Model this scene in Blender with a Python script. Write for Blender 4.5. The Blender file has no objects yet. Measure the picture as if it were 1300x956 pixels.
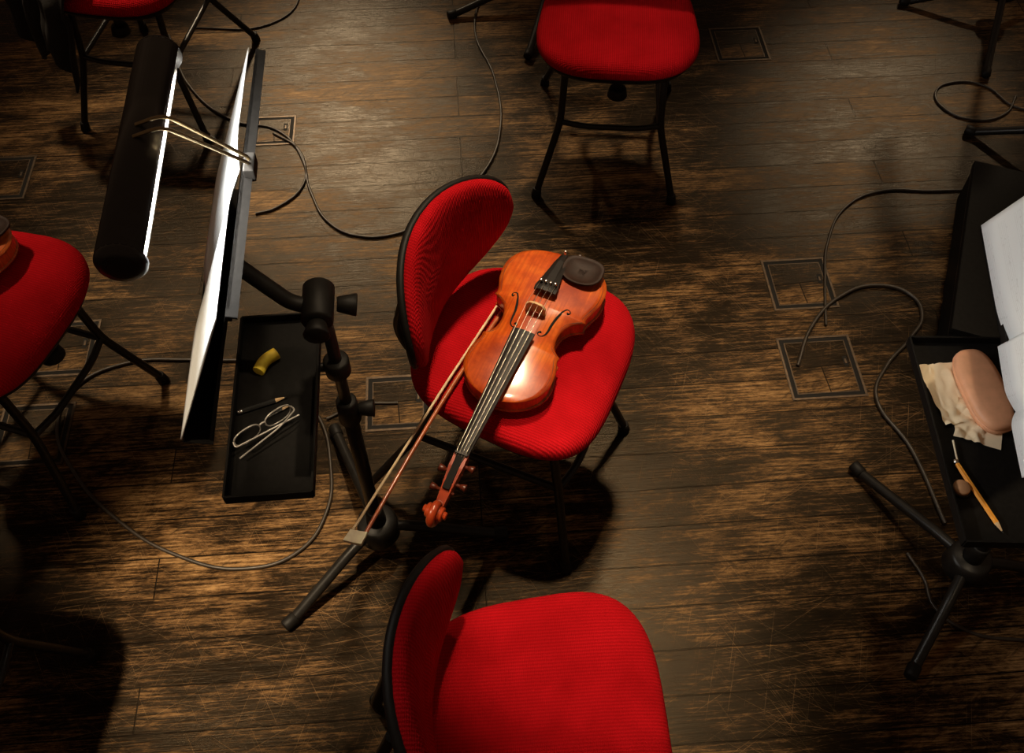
import bpy, bmesh, math, random
from mathutils import Vector, Matrix, noise
random.seed(4)
S = bpy.context.scene
S.view_settings.view_transform = 'Standard'
COL = S.collection
R = math.radians

# ------------------------------------------------------------------ materials
def new_mat(name):
    m = bpy.data.materials.new(name); m.use_nodes = True
    nt = m.node_tree
    return m, nt, nt.nodes['Principled BSDF']
def N(nt, t, **kw):
    n = nt.nodes.new(t)
    for k, v in kw.items(): setattr(n, k, v)
    return n
def L(nt, a, b): nt.links.new(a, b)
def ramp(nt, fac, stops):
    r = N(nt, 'ShaderNodeValToRGB')
    e = r.color_ramp.elements
    while len(e) < len(stops): e.new(0.5)
    for k, (p, c) in enumerate(stops):
        e[k].position = p; e[k].color = (*c, 1) if len(c) == 3 else c
    L(nt, fac, r.inputs[0]); return r
def mix(nt, fac, a, b, mode='MIX'):
    m = N(nt, 'ShaderNodeMix', data_type='RGBA', blend_type=mode)
    for sock, v in ((m.inputs[0], fac), (m.inputs[6], a), (m.inputs[7], b)):
        if hasattr(v, 'is_linked'): L(nt, v, sock)
        else: sock.default_value = v if not isinstance(v, tuple) else (*v, 1)
    return m.outputs[2]
def math_n(nt, op, a, b=None, c=None):
    m = N(nt, 'ShaderNodeMath', operation=op)
    for i, v in enumerate((a, b, c)):
        if v is None: continue
        if hasattr(v, 'is_linked'): L(nt, v, m.inputs[i])
        else: m.inputs[i].default_value = v
    return m.outputs[0]

def simple(name, col, rough=0.5, metal=0.0, nscale=40, var=0.25, bump=0.0, coat=0.0, spec=0.5, stretch=(1,1,1)):
    m, nt, b = new_mat(name)
    tc = N(nt, 'ShaderNodeTexCoord'); mp = N(nt, 'ShaderNodeMapping'); mp.inputs['Scale'].default_value = stretch
    L(nt, tc.outputs['Object'], mp.inputs[0])
    n = N(nt, 'ShaderNodeTexNoise'); n.inputs['Scale'].default_value = nscale; n.inputs['Detail'].default_value = 4
    L(nt, mp.outputs[0], n.inputs[0])
    lo = tuple(c*(1-var) for c in col); hi = tuple(min(1, c*(1+var)) for c in col)
    r = ramp(nt, n.outputs[0], [(0.3, lo), (0.7, hi)])
    L(nt, r.outputs[0], b.inputs['Base Color'])
    b.inputs['Roughness'].default_value = rough; b.inputs['Metallic'].default_value = metal
    b.inputs['Coat Weight'].default_value = coat; b.inputs['Coat Roughness'].default_value = 0.12
    b.inputs['Specular IOR Level'].default_value = spec
    if bump:
        bp = N(nt, 'ShaderNodeBump'); bp.inputs['Strength'].default_value = bump; bp.inputs['Distance'].default_value = 0.002
        L(nt, n.outputs[0], bp.inputs['Height']); L(nt, bp.outputs[0], b.inputs['Normal'])
    return m

def floor_mat(name='stage_boards'):
    m, nt, b = new_mat(name)
    tc = N(nt, 'ShaderNodeTexCoord')
    mp = N(nt, 'ShaderNodeMapping'); mp.inputs['Rotation'].default_value = (0, 0, R(-4))
    L(nt, tc.outputs['Object'], mp.inputs[0]); v = mp.outputs[0]
    br = N(nt, 'ShaderNodeTexBrick'); br.offset = 0.37; br.offset_frequency = 3
    for k, x in (('Scale', 1), ('Mortar Size', 0.0017), ('Mortar Smooth', 0.4), ('Brick Width', 1.9), ('Row Height', 0.092), ('Bias', 0)):
        br.inputs[k].default_value = x
    br.inputs['Color1'].default_value = (0, 0, 0, 1); br.inputs['Color2'].default_value = (1, 1, 1, 1)
    L(nt, v, br.inputs[0])
    def noise_(scale, stretch, detail=6, rough=0.6, rot=0, dist=0):
        q = N(nt, 'ShaderNodeMapping', vector_type='TEXTURE')
        q.inputs['Scale'].default_value = stretch; q.inputs['Rotation'].default_value = (0, 0, R(rot))
        L(nt, v, q.inputs[0])
        n = N(nt, 'ShaderNodeTexNoise')
        n.inputs['Scale'].default_value = scale; n.inputs['Detail'].default_value = detail
        n.inputs['Roughness'].default_value = rough; n.inputs['Distortion'].default_value = dist
        L(nt, q.outputs[0], n.inputs[0]); return n.outputs[0]
    grain = noise_(1, (0.13, 0.0055, 1), 5, 0.66)
    wear = noise_(1, (0.22, 0.08, 1), 10, 0.80, dist=0.3)
    big = noise_(1, (0.50, 0.36, 1), 3, 0.5)
    fine = noise_(1, (0.022, 0.004, 1), 4, 0.7)
    def zm(x, k): return math_n(nt, 'MULTIPLY', math_n(nt, 'SUBTRACT', x, .5), k)
    a = math_n(nt, 'ADD', zm(grain, 2.0), zm(wear, 2.3))
    a = math_n(nt, 'ADD', a, zm(big, 1.7))
    a = math_n(nt, 'ADD', a, zm(fine, 1.0))
    a = math_n(nt, 'ADD', a, zm(br.outputs['Color'], 0.22))
    mr = N(nt, 'ShaderNodeMapRange'); L(nt, a, mr.inputs[0])
    mr.inputs[1].default_value = -.50; mr.inputs[2].default_value = .72
    rp = ramp(nt, mr.outputs[0], [(0.0, (0.0035, 0.0020, 0.0011)), (0.36, (0.0105, 0.0054, 0.0024)),
                                  (0.47, (0.044, 0.022, 0.0085)), (0.68, (0.140, 0.075, 0.028)), (1.0, (0.34, 0.20, 0.085))])
    col = rp.outputs[0]
    scr = None
    for ang, sx, sy, th in ((28, .40, .0018, .69), (71, .30, .0016, .69), (-33, .40, .0018, .69), (118, .30, .0016, .695), (8, .5, .002, .675), (-62, .25, .0016, .695), (-12, .4, .0018, .69)):
        n = noise_(1, (sx, sy, 1), 1.0, 0.5, ang, 0.0)
        q = N(nt, 'ShaderNodeMapRange'); L(nt, n, q.inputs[0]); q.inputs[1].default_value = th; q.inputs[2].default_value = th + 0.05
        scr = q.outputs[0] if scr is None else math_n(nt, 'MAXIMUM', scr, q.outputs[0])
    traf = N(nt, 'ShaderNodeMapRange'); L(nt, wear, traf.inputs[0]); traf.inputs[1].default_value = .42; traf.inputs[2].default_value = .60; traf.inputs[3].default_value = .12; traf.inputs[4].default_value = 1
    col = mix(nt, math_n(nt, 'MULTIPLY', math_n(nt, 'MULTIPLY', scr, traf.outputs[0]), 0.6), col, (0.28, 0.17, 0.08))
    sc2 = noise_(1, (.14, .02, 1), 6, .7, 35, .3)
    q = N(nt, 'ShaderNodeMapRange'); L(nt, sc2, q.inputs[0]); q.inputs[1].default_value = .57; q.inputs[2].default_value = .64
    col = mix(nt, math_n(nt, 'MULTIPLY', q.outputs[0], 0.6), col, (0.006, 0.003, 0.0015))
    col = mix(nt, math_n(nt, 'MULTIPLY', br.outputs['Fac'], 0.95), col, (0.002, 0.001, 0.0006))
    L(nt, col, b.inputs['Base Color'])
    rr = N(nt, 'ShaderNodeMapRange'); L(nt, a, rr.inputs[0])
    rr.inputs[1].default_value = -.3; rr.inputs[2].default_value = .3; rr.inputs[3].default_value = 0.28; rr.inputs[4].default_value = 0.46
    L(nt, rr.outputs[0], b.inputs['Roughness'])
    b.inputs['Specular IOR Level'].default_value = 0.12
    b.inputs['Specular Tint'].default_value = (1, .80, .55, 1)
    h = math_n(nt, 'MULTIPLY', grain, 0.6)
    h = math_n(nt, 'SUBTRACT', h, math_n(nt, 'MULTIPLY', scr, 0.12))
    h = math_n(nt, 'SUBTRACT', h, math_n(nt, 'MULTIPLY', br.outputs['Fac'], 1.4))
    h = math_n(nt, 'ADD', h, math_n(nt, 'MULTIPLY', br.outputs['Color'], 0.3))
    bp = N(nt, 'ShaderNodeBump'); bp.inputs['Strength'].default_value = 0.5; bp.inputs['Distance'].default_value = 0.002
    L(nt, h, bp.inputs['Height']); L(nt, bp.outputs[0], b.inputs['Normal'])
    return m

def fabric_mat():
    m, nt, b = new_mat('red_upholstery')
    tc = N(nt, 'ShaderNodeTexCoord')
    w = N(nt, 'ShaderNodeTexWave', wave_type='BANDS', bands_direction='Y'); w.inputs['Scale'].default_value = 60
    w.inputs['Distortion'].default_value = 0.8; w.inputs['Detail'].default_value = 2
    w2 = N(nt, 'ShaderNodeTexWave', wave_type='BANDS', bands_direction='X'); w2.inputs['Scale'].default_value = 110
    n = N(nt, 'ShaderNodeTexNoise'); n.inputs['Scale'].default_value = 14; n.inputs['Detail'].default_value = 6
    for q in (w, w2, n): L(nt, tc.outputs['Object'], q.inputs[0])
    base = ramp(nt, n.outputs[0], [(0.3, (0.40, 0.0035, 0.007)), (0.75, (0.60, 0.007, 0.014))]).outputs[0]
    col = mix(nt, math_n(nt, 'MULTIPLY', w.outputs['Fac'], 0.38), base, (0.17, 0.001, 0.002))
    L(nt, col, b.inputs['Base Color'])
    b.inputs['Roughness'].default_value = 0.95; b.inputs['Specular IOR Level'].default_value = 0.08
    bp = N(nt, 'ShaderNodeBump'); bp.inputs['Strength'].default_value = 0.5; bp.inputs['Distance'].default_value = 0.0014
    L(nt, math_n(nt, 'ADD', w.outputs['Fac'], w2.outputs['Fac']), bp.inputs['Height']); L(nt, bp.outputs[0], b.inputs['Normal'])
    return m

def paper_mat():
    m, nt, b = new_mat('printed_music_paper')
    tc = N(nt, 'ShaderNodeTexCoord'); sp = N(nt, 'ShaderNodeSeparateXYZ'); L(nt, tc.outputs['UV'], sp.inputs[0])
    v10 = math_n(nt, 'MULTIPLY', sp.outputs[1], 10.0)
    fr = math_n(nt, 'FRACT', v10)
    ing = math_n(nt, 'LESS_THAN', fr, 0.5)
    ln = math_n(nt, 'LESS_THAN', math_n(nt, 'FRACT', math_n(nt, 'MULTIPLY', fr, 10.0)), 0.16)
    st = math_n(nt, 'MULTIPLY', ing, ln)
    no = N(nt, 'ShaderNodeTexNoise'); no.inputs['Scale'].default_value = 60; L(nt, tc.outputs['UV'], no.inputs[0])
    notes = math_n(nt, 'MULTIPLY', math_n(nt, 'GREATER_THAN', no.outputs[0], 0.63), ing)
    u2 = math_n(nt, 'FRACT', math_n(nt, 'MULTIPLY', sp.outputs[0], 2.0))
    mar = math_n(nt, 'MULTIPLY', math_n(nt, 'GREATER_THAN', u2, 0.08), math_n(nt, 'LESS_THAN', u2, 0.92))
    f = math_n(nt, 'MULTIPLY', math_n(nt, 'MAXIMUM', st, notes), math_n(nt, 'MULTIPLY', mar, 0.15))
    L(nt, mix(nt, f, (0.78, 0.84, 0.89), (0.15, 0.15, 0.16)), b.inputs['Base Color'])
    b.inputs['Roughness'].default_value = 0.75
    return m

def varnish_mat():
    m, nt, b = new_mat('violin_varnish')
    tc = N(nt, 'ShaderNodeTexCoord'); mp = N(nt, 'ShaderNodeMapping'); mp.inputs['Scale'].default_value = (6, 190, 6)
    L(nt, tc.outputs['Object'], mp.inputs[0])
    g = N(nt, 'ShaderNodeTexNoise'); g.inputs['Scale'].default_value = 1; g.inputs['Detail'].default_value = 5; L(nt, mp.outputs[0], g.inputs[0])
    n = N(nt, 'ShaderNodeTexNoise'); n.inputs['Scale'].default_value = 14; n.inputs['Detail'].default_value = 6; n.inputs['Roughness'].default_value = .65; L(nt, tc.outputs['Object'], n.inputs[0])
    c1 = ramp(nt, n.outputs[0], [(0.34, (0.34, 0.038, 0.005)), (0.52, (0.66, 0.105, 0.010)), (0.68, (0.84, 0.20, 0.020))]).outputs[0]
    gr = ramp(nt, g.outputs[0], [(.4, (0, 0, 0)), (.62, (1, 1, 1))]).outputs[0]
    c = mix(nt, math_n(nt, 'MULTIPLY', gr, 0.5), c1, (0.34, 0.034, 0.004))
    L(nt, c, b.inputs['Base Color'])
    b.inputs['Roughness'].default_value = 0.28; b.inputs['Coat Weight'].default_value = 0.9; b.inputs['Coat Roughness'].default_value = 0.10
    return m

M_FLOOR = floor_mat()
M_RED = fabric_mat()
M_TUBE = simple('black_enamel_tube', (0.012, 0.011, 0.010), 0.38, 0.0, 60, 0.3, spec=.35)
M_PLAST = simple('black_plastic', (0.008, 0.007, 0.006), 0.55, 0, 80, 0.3, 0.1, spec=.25)
M_DESK = simple('black_powdercoat', (0.006, 0.0055, 0.005), 0.6, 0.0, 120, 0.3, 0.1, spec=.15)
M_SHADE = simple('lamp_shade_enamel', (0.012, 0.011, 0.010), 0.36, 0.0, 60, 0.2, spec=.5)
M_CABLE = simple('cable_rubber', (0.030, 0.022, 0.015), 0.45, 0, 60, 0.3)
M_PAPER = paper_mat()
M_VAR = varnish_mat()
M_RIB = simple('maple_ribs', (0.55, 0.10, 0.012), 0.3, 0, 30, 0.35, 0, 0.5, stretch=(8, 1, 1))
M_EBONY = simple('ebony', (0.010, 0.007, 0.006), 0.5, 0, 60, 0.3, spec=.3)
M_CHIN = simple('chinrest_rosewood', (0.024, 0.010, 0.006), 0.6, 0, 60, 0.3, spec=.25)
M_NECK = simple('scroll_maple', (0.34, 0.040, 0.008), 0.3, 0, 30, 0.35, coat=0.5)
M_PEG = simple('rosewood_peg', (0.10, 0.018, 0.007), 0.35)
M_BRIDGE = simple('bridge_maple', (0.65, 0.42, 0.20), 0.5)
M_STRING = simple('steel_string', (0.70, 0.62, 0.52), 0.35, 1.0)
M_PURF = simple('purfling', (0.05, 0.012, 0.004), 0.4)
M_STICK = simple('pernambuco', (0.46, 0.105, 0.030), 0.3, coat=0.4)
M_HAIR = simple('horse_hair', (0.88, 0.64, 0.40), 0.6)
M_IVORY = simple('ivory', (0.90, 0.76, 0.56), 0.4)
M_SILVER = simple('silver', (0.75, 0.73, 0.70), 0.25, 1.0)
M_GREYM = simple('spectacle_frame', (0.60, 0.58, 0.55), 0.35, 0.3)
M_BRASS = simple('aged_brass_wire', (0.30, 0.23, 0.13), 0.4, 1.0)
M_HFRAME = simple('hatch_worn_metal', (0.060, 0.036, 0.017), 0.45, 0.5, 60, 0.5, 0.2)
M_GAP = simple('hatch_gap', (0.003, 0.002, 0.001), 0.9)
M_CASE = simple('case_pink_vinyl', (0.85, 0.43, 0.25), 0.5, 0, 50, 0.08, 0.05)
M_TISS = simple('tissue_paper', (0.88, 0.76, 0.56), 0.9, 0, 30, 0.06)
M_PENC = simple('pencil_paint', (0.90, 0.34, 0.04), 0.4)
M_WOODL = simple('bare_wood', (0.70, 0.48, 0.26), 0.6)
M_GRAPH = simple('graphite', (0.02, 0.02, 0.02), 0.4)
M_ROSIN = simple('rosin_cloth', (0.50, 0.27, 0.14), 0.4)
M_YEL = simple('yellow_rubber', (0.95, 0.66, 0.05), 0.6)
M_JACK = simple('black_wool', (0.010, 0.009, 0.009), 0.9, 0, 200, 0.4, 0.3)
M_LAMPIN = simple('reflector_white', (0.80, 0.74, 0.66), 0.5)
m, nt, b = new_mat('glass_lens'); b.inputs['Base Color'].default_value = (.9, .92, .95, 1); b.inputs['Roughness'].default_value = 0.02
b.inputs['Transmission Weight'].default_value = 1.0; b.inputs['IOR'].default_value = 1.45; M_LENS = m
m, nt, b = new_mat('lamp_tube_glow'); b.inputs['Emission Color'].default_value = (1, .93, .80, 1); b.inputs['Emission Strength'].default_value = 3; M_GLOW = m

# ------------------------------------------------------------------ helpers
def empty(name, loc=(0, 0, 0), rz=0, rot=None):
    e = bpy.data.objects.new(name, None); e.empty_display_size = 0.1
    e.location = loc; e.rotation_euler = rot if rot else (0, 0, rz); COL.objects.link(e); return e
def link(o, parent, mats):
    COL.objects.link(o)
    if parent: o.parent = parent
    for mm in (mats if isinstance(mats, (list, tuple)) else [mats]): o.data.materials.append(mm)
    return o
def mesh_obj(name, verts, faces, parent, mats, smooth=True, midx=None):
    me = bpy.data.meshes.new(name); me.from_pydata([tuple(v) for v in verts], [], faces); me.validate()
    bm = bmesh.new(); bm.from_mesh(me); bmesh.ops.recalc_face_normals(bm, faces=bm.faces); bm.to_mesh(me); bm.free()
    if smooth:
        for p in me.polygons: p.use_smooth = True
    o = bpy.data.objects.new(name, me); link(o, parent, mats)
    if midx:
        for p, i in zip(me.polygons, midx): p.material_index = i
    return o
def loft(name, rings, parent, mats, smooth=True, cap0=True, cap1=True):
    n = len(rings[0]); V = []; F = []
    for r in rings: V += r
    for k in range(len(rings)-1):
        for i in range(n):
            j = (i+1) % n
            F.append((k*n+i, k*n+j, (k+1)*n+j, (k+1)*n+i))
    for c, k in ((cap0, 0), (cap1, len(rings)-1)):
        if c:
            ce = Vector((0, 0, 0))
            for p in rings[k]: ce += Vector(p)
            V.append(tuple(ce/n)); ci = len(V)-1
            for i in range(n): F.append((k*n+i, k*n+(i+1) % n, ci))
    return mesh_obj(name, V, F, parent, mats, smooth)
def tube(name, pts, r, parent, mat, smooth=False, radii=None, cyc=False, res=4):
    c = bpy.data.curves.new(name, 'CURVE'); c.dimensions = '3D'; c.bevel_depth = r; c.bevel_resolution = res
    c.use_fill_caps = True; c.resolution_u = 10
    if smooth:
        s = c.splines.new('BEZIER'); s.bezier_points.add(len(pts)-1)
        for k, p in enumerate(pts):
            bp = s.bezier_points[k]; bp.co = p; bp.handle_left_type = bp.handle_right_type = 'AUTO'
            if radii: bp.radius = radii[k]
    else:
        P = [Vector(p) for p in pts]; Q = [P[0]]
        for a, b_, c_ in zip(P, P[1:], P[2:]):
            d1 = (a-b_); d2 = (c_-b_); q = min(0.035, d1.length*.4, d2.length*.4)
            s0 = b_+d1.normalized()*q; s1 = b_+d2.normalized()*q
            for t in (0, .25, .5, .75, 1): Q.append((1-t)**2*s0+2*t*(1-t)*b_+t*t*s1)
        Q.append(P[-1])
        s = c.splines.new('POLY'); s.points.add(len(Q)-1)
        for k, p in enumerate(Q): s.points[k].co = (*p, 1)
    s.use_cyclic_u = cyc
    o = bpy.data.objects.new(name, c); return link(o, parent, mat)
def box(name, cen, dims, parent, mat, rot=(0, 0, 0), bev=0.002):
    bm = bmesh.new(); bmesh.ops.create_cube(bm, size=1)
    for v in bm.verts: v.co = Vector((v.co.x*dims[0], v.co.y*dims[1], v.co.z*dims[2]))
    if bev: bmesh.ops.bevel(bm, geom=bm.edges[:], offset=bev, segments=2, affect='EDGES', profile=0.6)
    me = bpy.data.meshes.new(name); bm.to_mesh(me); bm.free()
    o = bpy.data.objects.new(name, me); o.location = cen; o.rotation_euler = rot
    return link(o, parent, mat)
def cyl(name, p0, p1, r0, r1, parent, mat, n=24, bev=True):
    p0 = Vector(p0); p1 = Vector(p1); d = (p1-p0).normalized()
    a = d.orthogonal().normalized(); b_ = d.cross(a); Ln = (p1-p0).length; e = min(r0, r1, Ln)*0.15
    def ring(p, r): return [tuple(p+a*r*math.cos(t*2*math.pi/n)+b_*r*math.sin(t*2*math.pi/n)) for t in range(n)]
    return loft(name, [ring(p0, r0-e), ring(p0+d*e, r0), ring(p1-d*e, r1), ring(p1, r1-e)], parent, mat)
def superell(n, a, b_, ex):
    out = []
    for i in range(n):
        t = 2*math.pi*i/n; c, s = math.cos(t), math.sin(t)
        out.append((a*abs(c)**(2/ex)*(1 if c >= 0 else -1), b_*abs(s)**(2/ex)*(1 if s >= 0 else -1)))
    return out

# ------------------------------------------------------------------ floor
FX0, FX1, FY0, FY1 = -7, 7, -3, 10
floor = mesh_obj('floor', [(FX0, FY0, 0), (FX1, FY0, 0), (FX1, FY1, 0), (FX0, FY1, 0), (FX0, FY0, -.06), (FX1, FY0, -.06), (FX1, FY1, -.06), (FX0, FY1, -.06)],
                 [(0, 1, 2, 3), (4, 5, 6, 7), (0, 1, 5, 4), (1, 2, 6, 5), (2, 3, 7, 6), (3, 0, 4, 7)], None, M_FLOOR, False)

def hatch(x, y, s=0.17, rz=4):
    e = empty('floor_hatch', (x, y, 0.0), R(rz)); h = s/2
    for k, (cx, cy, dx, dy) in enumerate(((0, h, s+.006, .006), (0, -h, s+.006, .006), (h, 0, .006, s-.006), (-h, 0, .006, s-.006))):
        box('frame_%d' % k, (cx, cy, .0008), (dx, dy, .0024), e, M_HFRAME, bev=.0005)
    box('gap', (0, 0, .0004), (s-.006, s-.006, .001), e, M_GAP, bev=0)
    box('rim', (0, 0, .0006), (s-.026, s-.026, .0018), e, M_HFRAME, bev=.0005)
    box('lid', (0, 0, .0009), (s-.031, s-.031, .0022), e, M_FLOOR, bev=.0005)
    box('finger_slot', (h-.026, .012, .0020), (.011, .030, .0014), e, M_GAP, bev=.0004)
    box('latch', (h-.026, .012, .0026), (.005, .014, .0014), e, M_HFRAME, bev=.0004)
for x, y, s in ((.765, 1.374, .18), (.757, 1.64, .165), (.735, 2.64, .165), (-1.13, 1.18, .165), (-1.13, 1.43, .165), (-.711, 2.23, .12), (-1.47, 2.03, .17), (-.275, 1.27, .15)):
    hatch(x, y, s)

# ------------------------------------------------------------------ chairs
def chair(x, y, head):
    e = empty('orchestra_chair', (x, y, 0), R(head)); n = 72
    ol = superell(n, .197, .203, 3.3)
    def wid(px, py): return (px, py*(1.0+.10*px/.2 - .02))
    def ring(s, z, f=1):
        out = []
        for px, py in ol:
            qx, qy = wid(px, py); qx *= s; qy *= s
            dz = 0
            if f:
                dz = -.016*max(0, (qx-.08)/.12)**2 + .010*max(0, (-qx-.08)/.12)**2 + .006*(abs(qy)/.2)**2
            out.append((qx, qy, z+dz))
        return out
    loft('seat', [ring(.90, .434), ring(.975, .438), ring(1.0, .448), ring(1.0, .457), ring(.985, .467), ring(.955, .474), ring(.90, .479), ring(.75, .481), ring(.5, .480), ring(.2, .479)], e, M_RED)
    loft('seat_pan', [ring(.80, .412), ring(.93, .418), ring(.965, .432), ring(.965, .440), ring(.9, .444)], e, M_PLAST)
    ob = superell(n, .208, .116, 2.5)
    def bmap(l, v, th):
        q = 1-.12*max(0, -v/.116)
        l = l*q
        f = -.192+1.75*l*l-.07*v
        sl = 3.5*l; nn = math.sqrt(1+sl*sl)
        z = .650+v-.012*(abs(l)/.2)**2
        return (f+th/nn, l-th*sl/nn, z-th*.1)
    def bring(s, th): return [bmap(a*s, b_*s, th) for a, b_ in ob]
    loft('backrest_shell', [bring(.5, -.008), bring(.85, -.008), bring(.97, -.006), bring(1.010, -.001), bring(1.012, .004), bring(1.0, .007), bring(.96, .008), bring(.5, .005)], e, M_PLAST)
    loft('backrest_pad', [bring(.9, .004), bring(.99, .006), bring(1.003, .013), bring(.992, .021), bring(.95, .026), bring(.8, .030), bring(.5, .032), bring(.2, .032)], e, M_RED)
    for k, sy in enumerate((-.045, .045)):
        tube('back_support_%d' % k, [(-.05, sy, .408), (-.225, sy, .405), (-.248, sy, .47), (-.205, sy, .64)], .009, e, M_TUBE)
    for k, (fx, sy) in enumerate(((1, 1), (1, -1), (-1, 1), (-1, -1))):
        top = (.11 if fx > 0 else -.12, sy*.125, .415)
        mid = (.135 if fx > 0 else -.18, sy*.132, .235)
        foot = (.185 if fx > 0 else -.30, sy*.19, .012)
        tube('leg_%d' % k, [top, mid, foot], .0095, e, M_TUBE)
        cyl('foot_cap_%d' % k, (foot[0], foot[1], .0), (foot[0]-.004*fx, foot[1]-.003*sy, .03), .014, .012, e, M_PLAST, 16)
    for k, sy in enumerate((-1, 1)):
        tube('side_rail_%d' % k, [(.13, sy*.131, .235), (-.17, sy*.131, .235)], .008, e, M_TUBE)
        tube('seat_rail_%d' % k, [(.15, sy*.125, .415), (-.15, sy*.125, .415)], .010, e, M_TUBE)
    tube('front_rail', [(.135, -.132, .235), (.150, -.07, .235), (.150, .07, .235), (.135, .132, .235)], .008, e, M_TUBE)
    tube('rear_rail', [(-.18, -.132, .235), (-.18, .132, .235)], .008, e, M_TUBE)
    cyl('adjust_stem', (.13, .01, .34), (.13, .01, .42), .010, .010, e, M_TUBE)
    cyl('adjust_knob', (.13, .01, .325), (.13, .01, .352), .026, .022, e, M_PLAST)
    return e
chair(.02, 1.09, -23)
chair(.042, .40, 4)
chair(.27, 2.13, -94)
chair(-1.06, 2.39, -98)
chair(-1.085, 1.205, -17)
chair(-1.07, .50, -10)

# ------------------------------------------------------------------ violin
def catmull(P, k=6):
    out = []
    for i in range(len(P)-1):
        p0 = P[max(i-1, 0)]; p1 = P[i]; p2 = P[i+1]; p3 = P[min(i+2, len(P)-1)]
        for j in range(k):
            t = j/k
            out.append(tuple(.5*((2*b)+(-a+c)*t+(2*a-5*b+4*c-d)*t*t+(-a+3*b-3*c+d)*t**3) for a, b, c, d in zip(p0, p1, p2, p3)))
    out.append(P[-1]); return out
LOW = [(0, 0), (1.5, 30), (8, 60), (24, 86), (46, 100), (70, 104), (95, 101), (116, 94), (130, 90), (139, 92)]
MID = [(139, 92), (146, 79), (156, 67), (172, 58.5), (190, 55.5), (208, 57.5), (221, 64), (231, 76)]
UPP = [(231, 76), (240, 75), (254, 79), (270, 83), (288, 84), (306, 80.5), (324, 71), (340, 54), (350, 35), (355, 16), (356, 0)]
OUTL = catmull(LOW)[:-1]+catmull(MID, 5)[:-1]+catmull(UPP)
def topz(x, w_t):
    return .046+.014*(max(0, math.sin(math.pi*min(max(x, 0), .356)/.356))**.5)*max(0, 1-abs(w_t)**2)**1.1
def violin(x, y, z, head, tilt=0):
    e = empty('violin', (x, y, z), rot=(0, R(tilt), R(head)))
    rows = [(a/1000, max(b_, .8)/1000) for a, b_ in OUTL]; K = 16
    for nm, f, mat in (('top_plate', lambda x_, t: topz(x_, t), M_VAR), ('back_plate', lambda x_, t: .0165-.013*(max(0, math.sin(math.pi*x_/.356))**.5)*(1-t*t), M_RIB)):
        V = []; F = []
        for (a, w) in rows:
            for k in range(K+1):
                t = -1+2*k/K; V.append((a, w*t, f(a, t)))
        for r in range(len(rows)-1):
            for k in range(K): F.append((r*(K+1)+k, r*(K+1)+k+1, (r+1)*(K+1)+k+1, (r+1)*(K+1)+k))
        o = mesh_obj(nm, V, F, e, mat)
        s = o.modifiers.new('thick', 'SOLIDIFY'); s.thickness = .004; s.offset = 0
    loop = [(a, w-.003) for a, w in rows]+[(a, -(w-.003)) for a, w in reversed(rows)]
    loop = [(min(max(a, .003), .353), w) for a, w in loop]
    loft('ribs', [[(a, w, zz) for a, w in loop] for zz in (.0155, .030, .045)], e, M_RIB, cap0=False, cap1=False)
    pl = []
    for a, w in rows[3:-3]:
        t = 1-.005/max(w, .02); aa = .178+(a-.178)*.975; pl.append((aa, w*t-.001, topz(aa, t)+.0018))
    tube('purfling', pl+[(a, -w, q) for a, w, q in reversed(pl)], .0007, e, M_PURF, cyc=True, res=1)
    for k, sy in enumerate((1, -1)):
        P = [(.196, .026), (.199, .022), (.203, .022), (.205, .027), (.200, .033), (.190, .036), (.175, .037), (.160, .039), (.145, .043), (.134, .047), (.128, .052), (.130, .058), (.135, .058), (.137, .054)]
        def W(xx): return min(rows, key=lambda r_: abs(r_[0]-xx))[1]
        tube('f_hole_%d' % k, [(a, sy*b_, topz(a, b_/max(W(a), .055))+.0014) for a, b_ in P], .0018, e, M_GAP, smooth=True,
             radii=[1.6, 1, .7, .7, .9, 1.2, 1.4, 1.4, 1.3, 1, .8, .7, 1, 1.6])
    def trap(xx, w, zt, th, cr=.003): return [(xx, w, zt-cr), (xx, w*.5, zt-cr*.25), (xx, 0, zt), (xx, -w*.5, zt-cr*.25), (xx, -w, zt-cr), (xx, -w, zt-th), (xx, w, zt-th)]
    loft('fingerboard', [trap(.216, .0215, .078, .007), trap(.350, .0165, .0715, .008), trap(.486, .012, .065, .008)], e, M_EBONY, smooth=False)
    def nk(xx, w, zt, dp): return [(xx, w*math.cos(t), zt-dp*math.sin(t)) for t in [math.pi*q/10 for q in range(11)]]
    loft('neck', [nk(.330, .016, .065, .045), nk(.352, .0155, .064, .045), nk(.366, .0145, .0635, .026), nk(.40, .0130, .062, .018), nk(.470, .0115, .058, .016), nk(.490, .0120, .058, .020)], e, M_NECK)
    def pb(xx, w, zc, hh): return [(xx, w, zc+hh), (xx, w*1.05, zc), (xx, w*.9, zc-hh), (xx, -w*.9, zc-hh), (xx, -w*1.05, zc), (xx, -w, zc+hh)]
    loft('pegbox', [pb(.486, .0125, .050, .013), pb(.51, .0125, .046, .013), pb(.54, .010, .040, .011), pb(.570, .008, .032, .009), pb(.588, .007, .027, .007)], e, M_NECK, smooth=False)
    box('pegbox_slot', (.520, 0, .0555), (.062, .013, .008), e, M_GAP, rot=(0, R(12), 0), bev=.001)
    box('nut', (.487, 0, .0645), (.005, .024, .006), e, M_EBONY, bev=.001)
    sp = []; rd = []
    for q in range(30):
        t = q/29; a = R(-120)+t*R(600); r_ = .022*(1-t)+.005*t
        sp.append((.592+r_*math.cos(a)*.95, 0, .041+r_*math.sin(a))); rd.append(1.0-.35*t)
    tube('scroll', sp, .0085, e, M_NECK, smooth=True, radii=rd)
    cyl('scroll_eye', (.592, -.021, .041), (.592, .021, .041), .0068, .0068, e, M_NECK)
    cyl('scroll_turn', (.592, -.015, .041), (.592, .015, .041), .013, .013, e, M_NECK)
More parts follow.
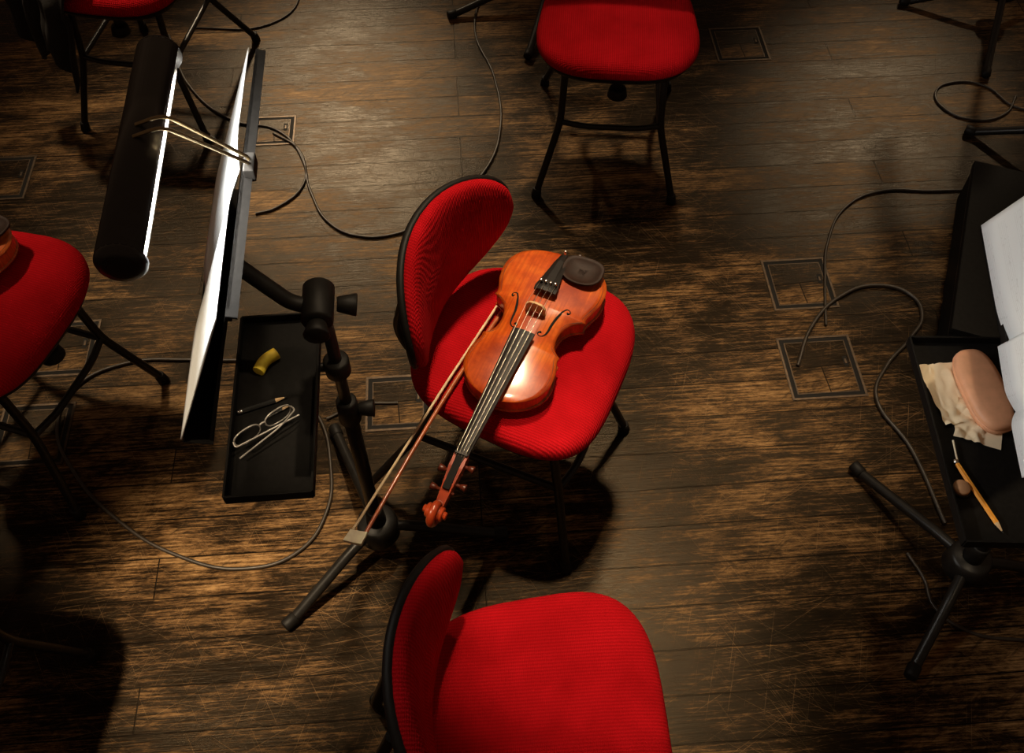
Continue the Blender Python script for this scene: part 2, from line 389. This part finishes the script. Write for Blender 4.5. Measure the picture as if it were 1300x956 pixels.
    for k, (px, sy) in enumerate(((.500, 1), (.533, 1), (.515, -1), (.549, -1))):
        zz = .050-(px-.49)*.22
        cyl('peg_%d' % k, (px, -sy*.014, zz), (px, sy*.018, zz), .0026, .0034, e, M_PEG, 12)
        cyl('peg_head_%d' % k, (px, sy*.018, zz), (px, sy*.029, zz), .0045, .0070, e, M_PEG, 12)
    loft('bridge', [[(.160+dx, yy, zz) for yy, zz in ((-.021, .060), (-.019, .068), (-.020, .080), (-.012, .089), (0, .0915), (.012, .089), (.020, .080), (.019, .068), (.021, .060), (.010, .061), (.006, .067), (-.006, .067), (-.010, .061))] for dx in (-.0022, .0022)], e, M_BRIDGE, smooth=False)
    def tp(xx, w, zz): return [(xx, w, zz), (xx, w*.4, zz+.003), (xx, -w*.4, zz+.003), (xx, -w, zz), (xx, -w, zz-.005), (xx, w, zz-.005)]
    loft('tailpiece', [tp(.008, .0085, .058), (tp(.03, .012, .064)), tp(.08, .018, .071), tp(.108, .0225, .075), tp(.117, .0215, .075)], e, M_EBONY, smooth=False)
    cyl('end_pin', (-.010, 0, .032), (.004, 0, .032), .006, .005, e, M_EBONY)
    for k in range(4):
        u = (k-1.5)/1.5
        tube('string_%d' % k, [(.100, u*.0155, .0775), (.160, u*.0165, .0905-.0015*u*u), (.487, u*.0085, .0685), (.515, u*.004, .053)], .00048, e, M_STRING, res=1)
        cyl('fine_tuner_%d' % k, (.098, u*.0145, .076), (.098, u*.0145, .084), .003, .003, e, M_SILVER, 10)
    oc = superell(40, .034, .041, 2.3)
    def cr(s, zz): return [(.036+a*s+.006*(b_/.041)**2*(-1 if a < 0 else 0), .046+b_*s, zz) for a, b_ in oc]
    loft('chinrest', [cr(.85, .060), cr(1, .064), cr(1.0, .067), cr(.94, .068), cr(.80, .065), cr(.5, .061), cr(.2, .060)], e, M_CHIN)
    for k, yy in enumerate((-.004, .026)):
        cyl('chinrest_clamp_%d' % k, (-.003, yy, .010), (-.003, yy, .060), .0028, .0028, e, M_SILVER, 10)
    return e
violin(.108, 1.268, .491, -113.4, 1.0)
violin(-1.075, 1.385, .487, -112)

# ------------------------------------------------------------------ bow
def bow(x, y, z, head, tip_z=0):
    e = empty('violin_bow', (x, y, z), rot=(0, 0, R(head))); Ln = .70
    pts = []; rd = []
    for k in range(13):
        t = k/12; pts.append((t*Ln, .006-.012*math.sin(math.pi*t)+.002*t, tip_z*t)); rd.append(1-.3*t)
    tube('stick', pts, .0048, e, M_STICK, smooth=True, radii=rd)
    tube('hair', [(.045, -.0165, 0), (Ln*.5, -.018, tip_z*.5), (Ln-.008, -.015, tip_z)], .0026, e, M_HAIR, res=2)
    box('frog', (.040, -.0075, .0), (.048, .022, .011), e, M_EBONY, bev=.002)
    cyl('frog_pearl', (.040, -.0075, .004), (.040, -.0075, .0062), .0035, .0035, e, M_IVORY)
    cyl('screw_button', (-.014, .004, 0), (.006, .004, 0), .0048, .0048, e, M_SILVER)
    tube('grip_wire', [(.066, .004, 0), (.14, -.001, tip_z*.2)], .0053, e, M_SILVER)
    loft('tip_head', [[(Ln-.022, .010, tip_z+q), (Ln-.018, -.002, tip_z+q), (Ln-.014, -.018, tip_z+q), (Ln+.008, -.019, tip_z+q), (Ln+.004, .002, tip_z+q), (Ln+.001, .012, tip_z+q)] for q in (-.004, .004)], e, M_IVORY, smooth=False)
    return e
bow(.054, 1.310, .490, -116.5, .006)

# ------------------------------------------------------------------ music stands
def stand(x, y, rz, h0, legs, tray=None, ox=-.15, tiltx=.10, lip=.032, H=.30, dl=.48, hub_h=.10, jt=.10):
    e = empty('music_stand', (x, y, 0), R(rz))
    for k, (a, ln) in enumerate(legs):
        a = R(a-rz); c, s = math.cos(a), math.sin(a)
        tube('leg_%d' % k, [(c*.02, s*.02, hub_h), (c*.08, s*.08, hub_h*.85), (c*ln, s*ln, .014)], .0115, e, M_TUBE)
        cyl('foot_%d' % k, (c*(ln-.005), s*(ln-.005), .0145), (c*(ln+.025), s*(ln+.025), .0145), .0145, .0135, e, M_PLAST, 16)
    cyl('hub', (0, 0, hub_h-.03), (0, 0, hub_h+.025), .046, .042, e, M_TUBE)
    cyl('hub_collar', (0, 0, hub_h+.02), (0, 0, hub_h+.075), .021, .018, e, M_PLAST)
    top = h0+jt
    cyl('lower_pole', (0, 0, hub_h), (0, 0, h0-.28), .0135, .0135, e, M_TUBE)
    cyl('upper_pole', (0, 0, h0-.30), (0, 0, top), .010, .010, e, M_TUBE)
    cyl('height_collar', (0, 0, h0-.32), (0, 0, h0-.26), .020, .018, e, M_PLAST)
    cyl('height_knob', (.018, 0, h0-.29), (.045, 0, h0-.29), .012, .016, e, M_PLAST, 12)
    o = Vector((ox, .015, h0)); up = Vector((tiltx, 0, .32)).normalized(); nf = Vector((-up.z, 0, up.x)); la = Vector((0, 1, 0))
    def P(l, v, n_): return tuple(o+la*l+up*v+nf*n_)
    def plate(nm, l0, l1, v0, v1, n0, n1, mat=M_DESK, rr=.012):
        pts = []
        for cx, cy, a0 in ((l1-rr, v1-rr, 0), (l0+rr, v1-rr, 90), (l0+rr, v0+rr, 180), (l1-rr, v0+rr, 270)):
            for q in range(5):
                a = R(a0+q*22.5); pts.append((cx+rr*math.cos(a), cy+rr*math.sin(a)))
        return loft(nm, [[P(a, b_, n0) for a, b_ in pts], [P(a, b_, n1) for a, b_ in pts]], e, mat, smooth=False)
    plate('desk_plate', -dl/2, dl/2, 0, H, -.002, .002)
    plate('desk_lip', -dl/2, dl/2, -.004, .0, -.004, lip, rr=.0019)
    plate('desk_lip_edge', -dl/2, dl/2, -.004, .006, lip-.002, lip, rr=.0025)
    plate('desk_fold', -dl/2, dl/2, H-.003, H, -.012, .002, rr=.0014)
    plate('bracket', -.06, .06, .03, .17, -.010, -.002)
    bx = P(0, .09, -.010)
    tube('tilt_arm', [bx, (bx[0]*.4, 0, top-.01), (0, 0, top-.02)], .012, e, M_PLAST)
    cyl('tilt_joint', (-.005, -.035, top-.015), (-.005, .035, top-.015), .024, .024, e, M_PLAST)
    cyl('tilt_knob', (-.005, -.06, top-.015), (-.005, -.035, top-.015), .020, .014, e, M_PLAST, 12)
    cyl('tilt_knob_b', (.02, .01, top-.03), (.050, .01, top-.035), .012, .018, e, M_PLAST, 12)
    if tray:
        cx, cy, tx, ty, tz, tr = tray
        te = bpy.data.objects.new('tray', None); COL.objects.link(te); te.parent = e; te.location = (cx, cy, tz); te.rotation_euler = (0, 0, R(tr))
        box('tray_base', (0, 0, -.002), (tx, ty, .004), te, M_DESK, bev=.001)
        box('tray_rim_w', (-tx/2, 0, .006), (.004, ty, .020), te, M_DESK, bev=.001)
        box('tray_rim_e', (tx/2, 0, .006), (.004, ty, .020), te, M_DESK, bev=.001)
        box('tray_rim_n', (0, ty/2, .006), (tx, .004, .020), te, M_DESK, bev=.001)
        box('tray_rim_s', (0, -ty/2, .006), (tx, .004, .020), te, M_DESK, bev=.001)
        tube('tray_bracket', [(cx+tx/2-.02, 0, tz-.008), (0, 0, tz-.008)], .008, e, M_TUBE)
        cyl('tray_clamp', (0, 0, tz-.025), (0, 0, tz+.012), .021, .021, e, M_PLAST)
    return e, P
LS, LP = stand(-.283, .90, 4.6, .85, ((225, .24), (5, .25), (115, .30)), tray=(-.092, -.07, .128, .33, .70, 0), jt=.02, H=.285, lip=.036, ox=-.142)
RS, RP = stand(.94, .82, -8, .80, ((120, .29), (236, .23), (0, .28)), tray=(-.135, -.03, .235, .38, .62, 7), ox=-.180, tiltx=.145, H=.33, dl=.46)
stand(.14, 2.90, 80, .85, ((200, .35), (255, .33), (20, .3)))
stand(1.60, 2.80, -10, .85, ((170, .28), (250, .33), (20, .3)))
stand(1.56, 2.10, -10, .85, ((150, .22), (225, .24), (20, .28)))

def sheets(e, P, l0, l1, hgt, base=.006, bulge=.02, name='sheet_music', tilt=0.0):
    K, J = 48, 10; V = []; F = []; uv = []
    M = Matrix.Translation(e.location) @ Matrix.Rotation(e.rotation_euler.z, 4, 'Z')
    mid = (l0+l1)/2; half = (l1-l0)/2
    for i in range(K+1):
        l = l0+(l1-l0)*i/K; q = abs(l-mid)/half
        prof = math.sin(math.pi*.5*min(1, q*3.2))*(1-.15*q*q)
        for j in range(J+1):
            v = .002+hgt*j/J
            nn = base+bulge*prof + tilt*(1-j/J)
            V.append(M @ Vector(P(l, v, nn))); uv.append((i/K, j/J))
    for i in range(K):
        for j in range(J): F.append((i*(J+1)+j, (i+1)*(J+1)+j, (i+1)*(J+1)+j+1, i*(J+1)+j+1))
    o = mesh_obj(name, V, F, None, M_PAPER)
    u = o.data.uv_layers.new(name='UVMap')
    for lp in o.data.loops: u.data[lp.index].uv = uv[lp.vertex_index]
    s = o.modifiers.new('thick', 'SOLIDIFY'); s.thickness = .002
    return o
sheets(LS, LP, -.238, .255, .27, bulge=.008, tilt=.026)
sheets(RS, RP, -.25, .232, .30, bulge=.012, tilt=.016)
sheets(RS, RP, -.24, -.02, .28, base=.014, bulge=.014, tilt=.020)

# stand light
def light_tube(cx, cy, cz, rz, ln, to, power=2.2):
    e = empty('stand_light', (cx, cy, cz), R(rz)); rr = .028; n = 28
    arc = [(R(20)+R(290)*k/n) for k in range(n+1)]
    V = []; F = []
    for yy in (-ln/2, ln/2): V += [(rr*math.cos(a), yy, rr*math.sin(a)) for a in arc]
    for k in range(n): F.append((k, k+1, n+2+k, n+1+k))
    o = mesh_obj('shade', V, F, e, [M_SHADE, M_LAMPIN], smooth=True)
    s = o.modifiers.new('thick', 'SOLIDIFY'); s.thickness = .0016; s.material_offset = 1; s.offset = -1
    for nm, yy, sg in (('end_cap_0', -ln/2, -1), ('end_cap_1', ln/2, 1)):
        loft(nm, [[(r_*math.cos(R(15*k)), yy+d*sg, r_*math.sin(R(15*k))) for k in range(24)] for d, r_ in ((-.001, rr), (.003, rr), (.007, rr*.9), (.009, rr*.6))], e, M_SHADE)
    cyl('lamp_tube', (.0, -ln/2+.02, -.0), (.0, ln/2-.02, .0), .0085, .0085, e, M_GLOW)
    al = bpy.data.lights.new('lamp_area', 'AREA'); al.shape = 'RECTANGLE'; al.size = .02; al.size_y = ln-.04; al.energy = power; al.color = (1, .95, .86)
    ao = bpy.data.objects.new('lamp_area', al); COL.objects.link(ao); ao.parent = e; ao.location = (.014, 0, -.006); ao.rotation_euler = (0, R(-60), 0)
    inv = (Matrix.Translation(Vector((cx, cy, cz))) @ Matrix.Rotation(R(rz), 4, 'Z')).inverted()
    a = inv @ Vector(to)
    for k, d in enumerate((.010, -.010)):
        tube('arm_%d' % k, [(.0, d, rr), (.035, d, rr+.012), tuple(a+Vector((0, d*.5, .012))), tuple(a)], .0024, e, M_BRASS)
    box('clamp', tuple(a), (.014, .034, .020), e, M_PLAST)
    return e
Ml = Matrix.Translation(LS.location) @ Matrix.Rotation(LS.rotation_euler.z, 4, 'Z')
light_tube(-.430, .850, 1.210, 5.4, .345, Ml @ Vector(LP(.0, .288, -.008)), 7.0)
Mr = Matrix.Translation(RS.location) @ Matrix.Rotation(RS.rotation_euler.z, 4, 'Z')
t = Mr @ Vector(RP(-.02, .33, -.008))
light_tube(t[0]-.06, t[1]+.012, t[2]+.065, -8, .35, t, 9)  # second lamp, added out of view to light the right sheets

# ------------------------------------------------------------------ things on the trays
def pencil(x, y, z, rz, ln, mat=M_PENC, r=.0036):
    e = empty('pencil', (x, y, z), R(rz))
    def rg(xx, rr): return [(xx, rr*math.cos(R(60*k)), rr*math.sin(R(60*k))) for k in range(6)]
    loft('barrel', [rg(-ln/2, r), rg(ln/2-.018, r)], e, mat, smooth=False)
    loft('cone', [rg(ln/2-.018, r), rg(ln/2-.004, .0012)], e, M_WOODL, smooth=False)
    loft('lead', [rg(ln/2-.004, .0012), rg(ln/2, .0003)], e, M_GRAPH, smooth=False)
    cyl('ferrule', (-ln/2-.008, 0, 0), (-ln/2, 0, 0), r, r, e, M_SILVER, 12)
pencil(.727, .698, .6245, -72, .125, r=.0042)
pencil(-.386, .820, .7045, 22, .07, M_GRAPH)
def eyeglass_case(x, y, z, rz):
    e = empty('eyeglass_case', (x, y, z), R(rz)); ol = superell(48, .080, .036, 3.0)
    def rgi(d, zz): return [(a*(1-d/.08), b_*(1-d/.036), zz) for a, b_ in ol]
    loft('base', [rgi(.008, 0), rgi(.002, .003), rgi(0, .010), rgi(.0005, .014)], e, M_CASE)
    loft('lid', [rgi(.0015, .0135), rgi(.0005, .016), rgi(.002, .022), rgi(.006, .026), rgi(.014, .028), rgi(.028, .029)], e, M_CASE)
eyeglass_case(.783, .890, .6225, 96)
def tissue(x, y, z, rz, sx, sy, seed):
    V = []; F = []; K = 22
    for i in range(K+1):
        for j in range(K+1):
            u, v = i/K-.5, j/K-.5
            h = abs(noise.noise(Vector((u*5+seed, v*5, seed))))*.010+abs(noise.noise(Vector((u*14+seed, v*14, seed))))*.003
            if u > .1: h *= .1
            V.append((u*sx, v*sy, h+.001))
    for i in range(K):
        for j in range(K): F.append((i*(K+1)+j, (i+1)*(K+1)+j, (i+1)*(K+1)+j+1, i*(K+1)+j+1))
    o = mesh_obj('tissue', V, F, None, M_TISS); o.location = (x, y, z); o.rotation_euler = (0, 0, R(rz))
tissue(.742, .895, .620, 8, .085, .12, 3.1)
tissue(.765, .835, .6205, -20, .075, .08, 7.7)
tube('drinking_straw', [(.712, .800, .626), (.709, .758, .625)], .0016, None, M_IVORY)
e = empty('rosin_cake', (.703, .715, .620)); cyl('cake', (0, 0, 0), (0, 0, .010), .013, .013, e, M_ROSIN); cyl('holder', (0, 0, 0), (0, 0, .004), .016, .016, e, M_PLAST)
e = empty('eyeglasses', (-.378, .770, .705), R(40))
for k, sy in enumerate((-1, 1)):
    ol = superell(28, .022, .017, 2.4)
    rim = [(sy*.027+a, .001*abs(a), .018+b_) for a, b_ in ol]
    tube('rim_%d' % k, rim, .0012, e, M_GREYM, cyc=True, res=2)
    mesh_obj('lens_%d' % k, rim, [tuple(range(28))], e, M_LENS)
    tube('temple_%d' % k, [(sy*.050, 0, .022), (sy*.052, -.010, .022), (sy*.02, -.014-.004*sy, .016), (-sy*.055, -.016-.004*sy, .006)], .0013, e, M_GREYM)
tube('nose_bridge', [(-.006, 0, .022), (0, 0, .025), (.006, 0, .022)], .0014, e, M_GREYM)
tube('yellow_practice_mute', [(-.404, .878, .709), (-.396, .899, .709), (-.380, .914, .709)], .010, None, M_YEL, smooth=True)

# ------------------------------------------------------------------ cables
def cable(pts, r=.0036, nm='cable'):
    tube(nm, [(x, y, r+.0005) for x, y in pts], r, None, M_CABLE, smooth=True, res=3)
cable([(-1.1175, 2.683), (-.988, 2.41), (-.83, 2.266), (-.7067, 2.231), (-.614, 2.113), (-.595, 2.001), (-.661, 1.909), (-.713, 1.888)])
cable([(-.71, 2.215), (-.63, 2.15), (-.569, 1.97), (-.5, 1.849), (-.42, 1.805), (-.3235, 1.811), (-.25, 1.855), (-.177, 1.93), (-.0795, 2.055), (-.0353, 2.231), (-.0543, 2.466), (-.1212, 2.704), (-.0946, 2.964)])
cable([(-.7837, 1.393), (-.957, 1.381), (-1.0575, 1.316), (-1.077, 1.204), (-1.0047, 1.078), (-.877, .959), (-.7286, .875), (-.578, .844), (-.464, .884), (-.4144, .978), (-.4186, 1.098), (-.4607, 1.226), (-.60, 1.37), (-.7837, 1.393)], .0042)
cable([(.706, 1.374), (.763, 1.496), (.852, 1.591), (.953, 1.63), (1.0385, 1.599), (1.053, 1.534), (1.005, 1.459), (.926, 1.374), (.880, 1.282), (.93, 1.14), (.96, .95)], .0048)
cable([(.80, 1.50), (.826, 1.652), (.856, 1.777), (.938, 1.918), (1.05, 1.976), (1.184, 1.976), (1.28, 1.98)])
cable([(1.62, 2.30), (1.5275, 2.337), (1.469, 2.429), (1.376, 2.447), (1.3075, 2.399), (1.318, 2.319), (1.401, 2.273), (1.493, 2.301), (1.55, 2.38)])
cable([(.86, .88), (.8816, .821), (.888, .76), (.941, .709), (1.0568, .688), (1.25, .68)])
cable([(-.441, 1.221), (-.37, 1.259), (-.275, 1.266)])
cable([(-1.05, 2.72), (-.80, 2.74), (-.72, 2.88), (-.80, 3.02)], .003)

# ------------------------------------------------------------------ black case on the right
e = empty('equipment_case', (1.292, 1.62, 0), R(69.5))
Wc, Dc, Hc = .60, .30, .14
box('body', (0, 0, Hc/2-.01), (Wc, Dc, Hc-.02), e, M_DESK, bev=.006)
box('lid', (0, 0, Hc-.012), (Wc+.008, Dc+.008, .024), e, M_DESK, bev=.005)
box('lid_seam', (0, 0, Hc-.030), (Wc+.004, Dc+.004, .006), e, M_TUBE, bev=.001)
for k, sx in enumerate((-1, 1)): box('latch_%d' % k, (sx*.16, -Dc/2-.004, Hc-.035), (.035, .008, .04), e, M_TUBE, bev=.002)
tube('handle', [(-.06, -Dc/2-.002, Hc-.06), (-.06, -Dc/2-.03, Hc-.06), (.06, -Dc/2-.03, Hc-.06), (.06, -Dc/2-.002, Hc-.06)], .006, e, M_PLAST)

# ------------------------------------------------------------------ jacket on the chair
V = []; F = []; A, B = 34, 30
for i in range(A+1):
    s = i/A
    bx, by = -1.34+.20*s, 2.40-.22*s
    ox, oy = -.70, -.71
    for j in range(B+1):
        t = j/B
        w = .016*math.sin(s*17+t*2)+.010*math.sin(s*31+1.3*t)+.02*noise.noise(Vector((s*4, t*3, 2)))
        if t < .25: d = -.12+.48*t; z = .502+.010*noise.noise(Vector((s*6, t*9, 1)))
        else:
            q = (t-.25)/.75; d = .0+.03*min(1, q*5)+.03*q+w*min(1, q*3); z = .498-q*(.24+.05*math.sin(s*7))
        V.append((bx+ox*d, by+oy*d, z))
for i in range(A):
    for j in range(B): F.append((i*(B+1)+j, (i+1)*(B+1)+j, (i+1)*(B+1)+j+1, i*(B+1)+j+1))
o = mesh_obj('black_jacket', V, F, None, M_JACK); sm = o.modifiers.new('thick', 'SOLIDIFY'); sm.thickness = .006

# ------------------------------------------------------------------ lights
def spot(name, loc, tgt, size, energy, blend=.5, rad=.05, col=(1, .77, .50), sf=1.0):
    l = bpy.data.lights.new(name, 'SPOT'); l.energy = energy; l.spot_size = R(size); l.spot_blend = blend; l.shadow_soft_size = rad; l.color = col
    l.specular_factor = sf
    o = bpy.data.objects.new(name, l); o.location = loc
    o.rotation_euler = (Vector(tgt)-Vector(loc)).to_track_quat('-Z', 'Y').to_euler(); COL.objects.link(o)
spot('stage_spot_back_left', (-1.5, 6.9, 4.2), (-.50, 2.20, 0), 13, 1500, 1, .2)
spot('stage_spot_left_rear', (-2.0, 4.2, 4.8), (-.95, 2.10, 0), 15, 720, 1, .16)
spot('stage_spot_key', (.25, 2.7, 4.9), (.12, 1.18, 0), 20, 1000, .9, .2, sf=.4)
spot('stage_spot_top_chair', (.5, 4.3, 4.8), (.30, 2.2, 0), 10, 560, .9, .16, sf=.5)
spot('stage_spot_front_left', (-1.6, .2, 4.5), (-.60, .74, 0), 9, 1400, .6, .10)
spot('stage_spot_front', (.0, 1.3, 4.6), (.20, .58, 0), 9.5, 560, .3, .08)
spot('stage_spot_back_right', (3.0, 6.5, 4.2), (1.12, 2.30, 0), 10, 600, 1, .2)
spot('stage_spot_side', (1.5, 2.9, 4.7), (.78, 1.45, 0), 12, 420, 1, .2, sf=.4)
spot('stage_spot_left', (-2.6, 2.6, 4.6), (-1.05, 1.40, 0), 12, 560, .8, .16)
spot('added_spot_tray_right', (1.1, -.4, 4.6), (.80, .80, .62), 6, 270, .6, .08)  # added spot, brightens the right tray and the eyeglass case
spot('added_spot_tray_left', (1.6, 1.0, 4.8), (-.365, .83, .7), 4.4, 230, .6, .05)  # added narrow spot that lifts the things on the left tray
spot('added_spot_sheets_left', (-2.5, .1, 3.6), (-.44, .72, .95), 4.6, 420, .6, .05)  # added narrow spot to whiten the near end of the left sheets
w = bpy.data.worlds.new('stage_dark'); S.world = w; w.use_nodes = True
w.node_tree.nodes['Background'].inputs[0].default_value = (1, .6, .35, 1); w.node_tree.nodes['Background'].inputs[1].default_value = 0.08

# ------------------------------------------------------------------ camera
cd = bpy.data.cameras.new('camera'); cam = bpy.data.objects.new('camera', cd); COL.objects.link(cam)
cam.location = (0, 0, 2.0); cam.rotation_euler = (R(36), 0, 0)
cd.lens = 34.45; cd.sensor_width = 36; cd.shift_y = -.0346; cd.clip_start = .02
S.camera = cam
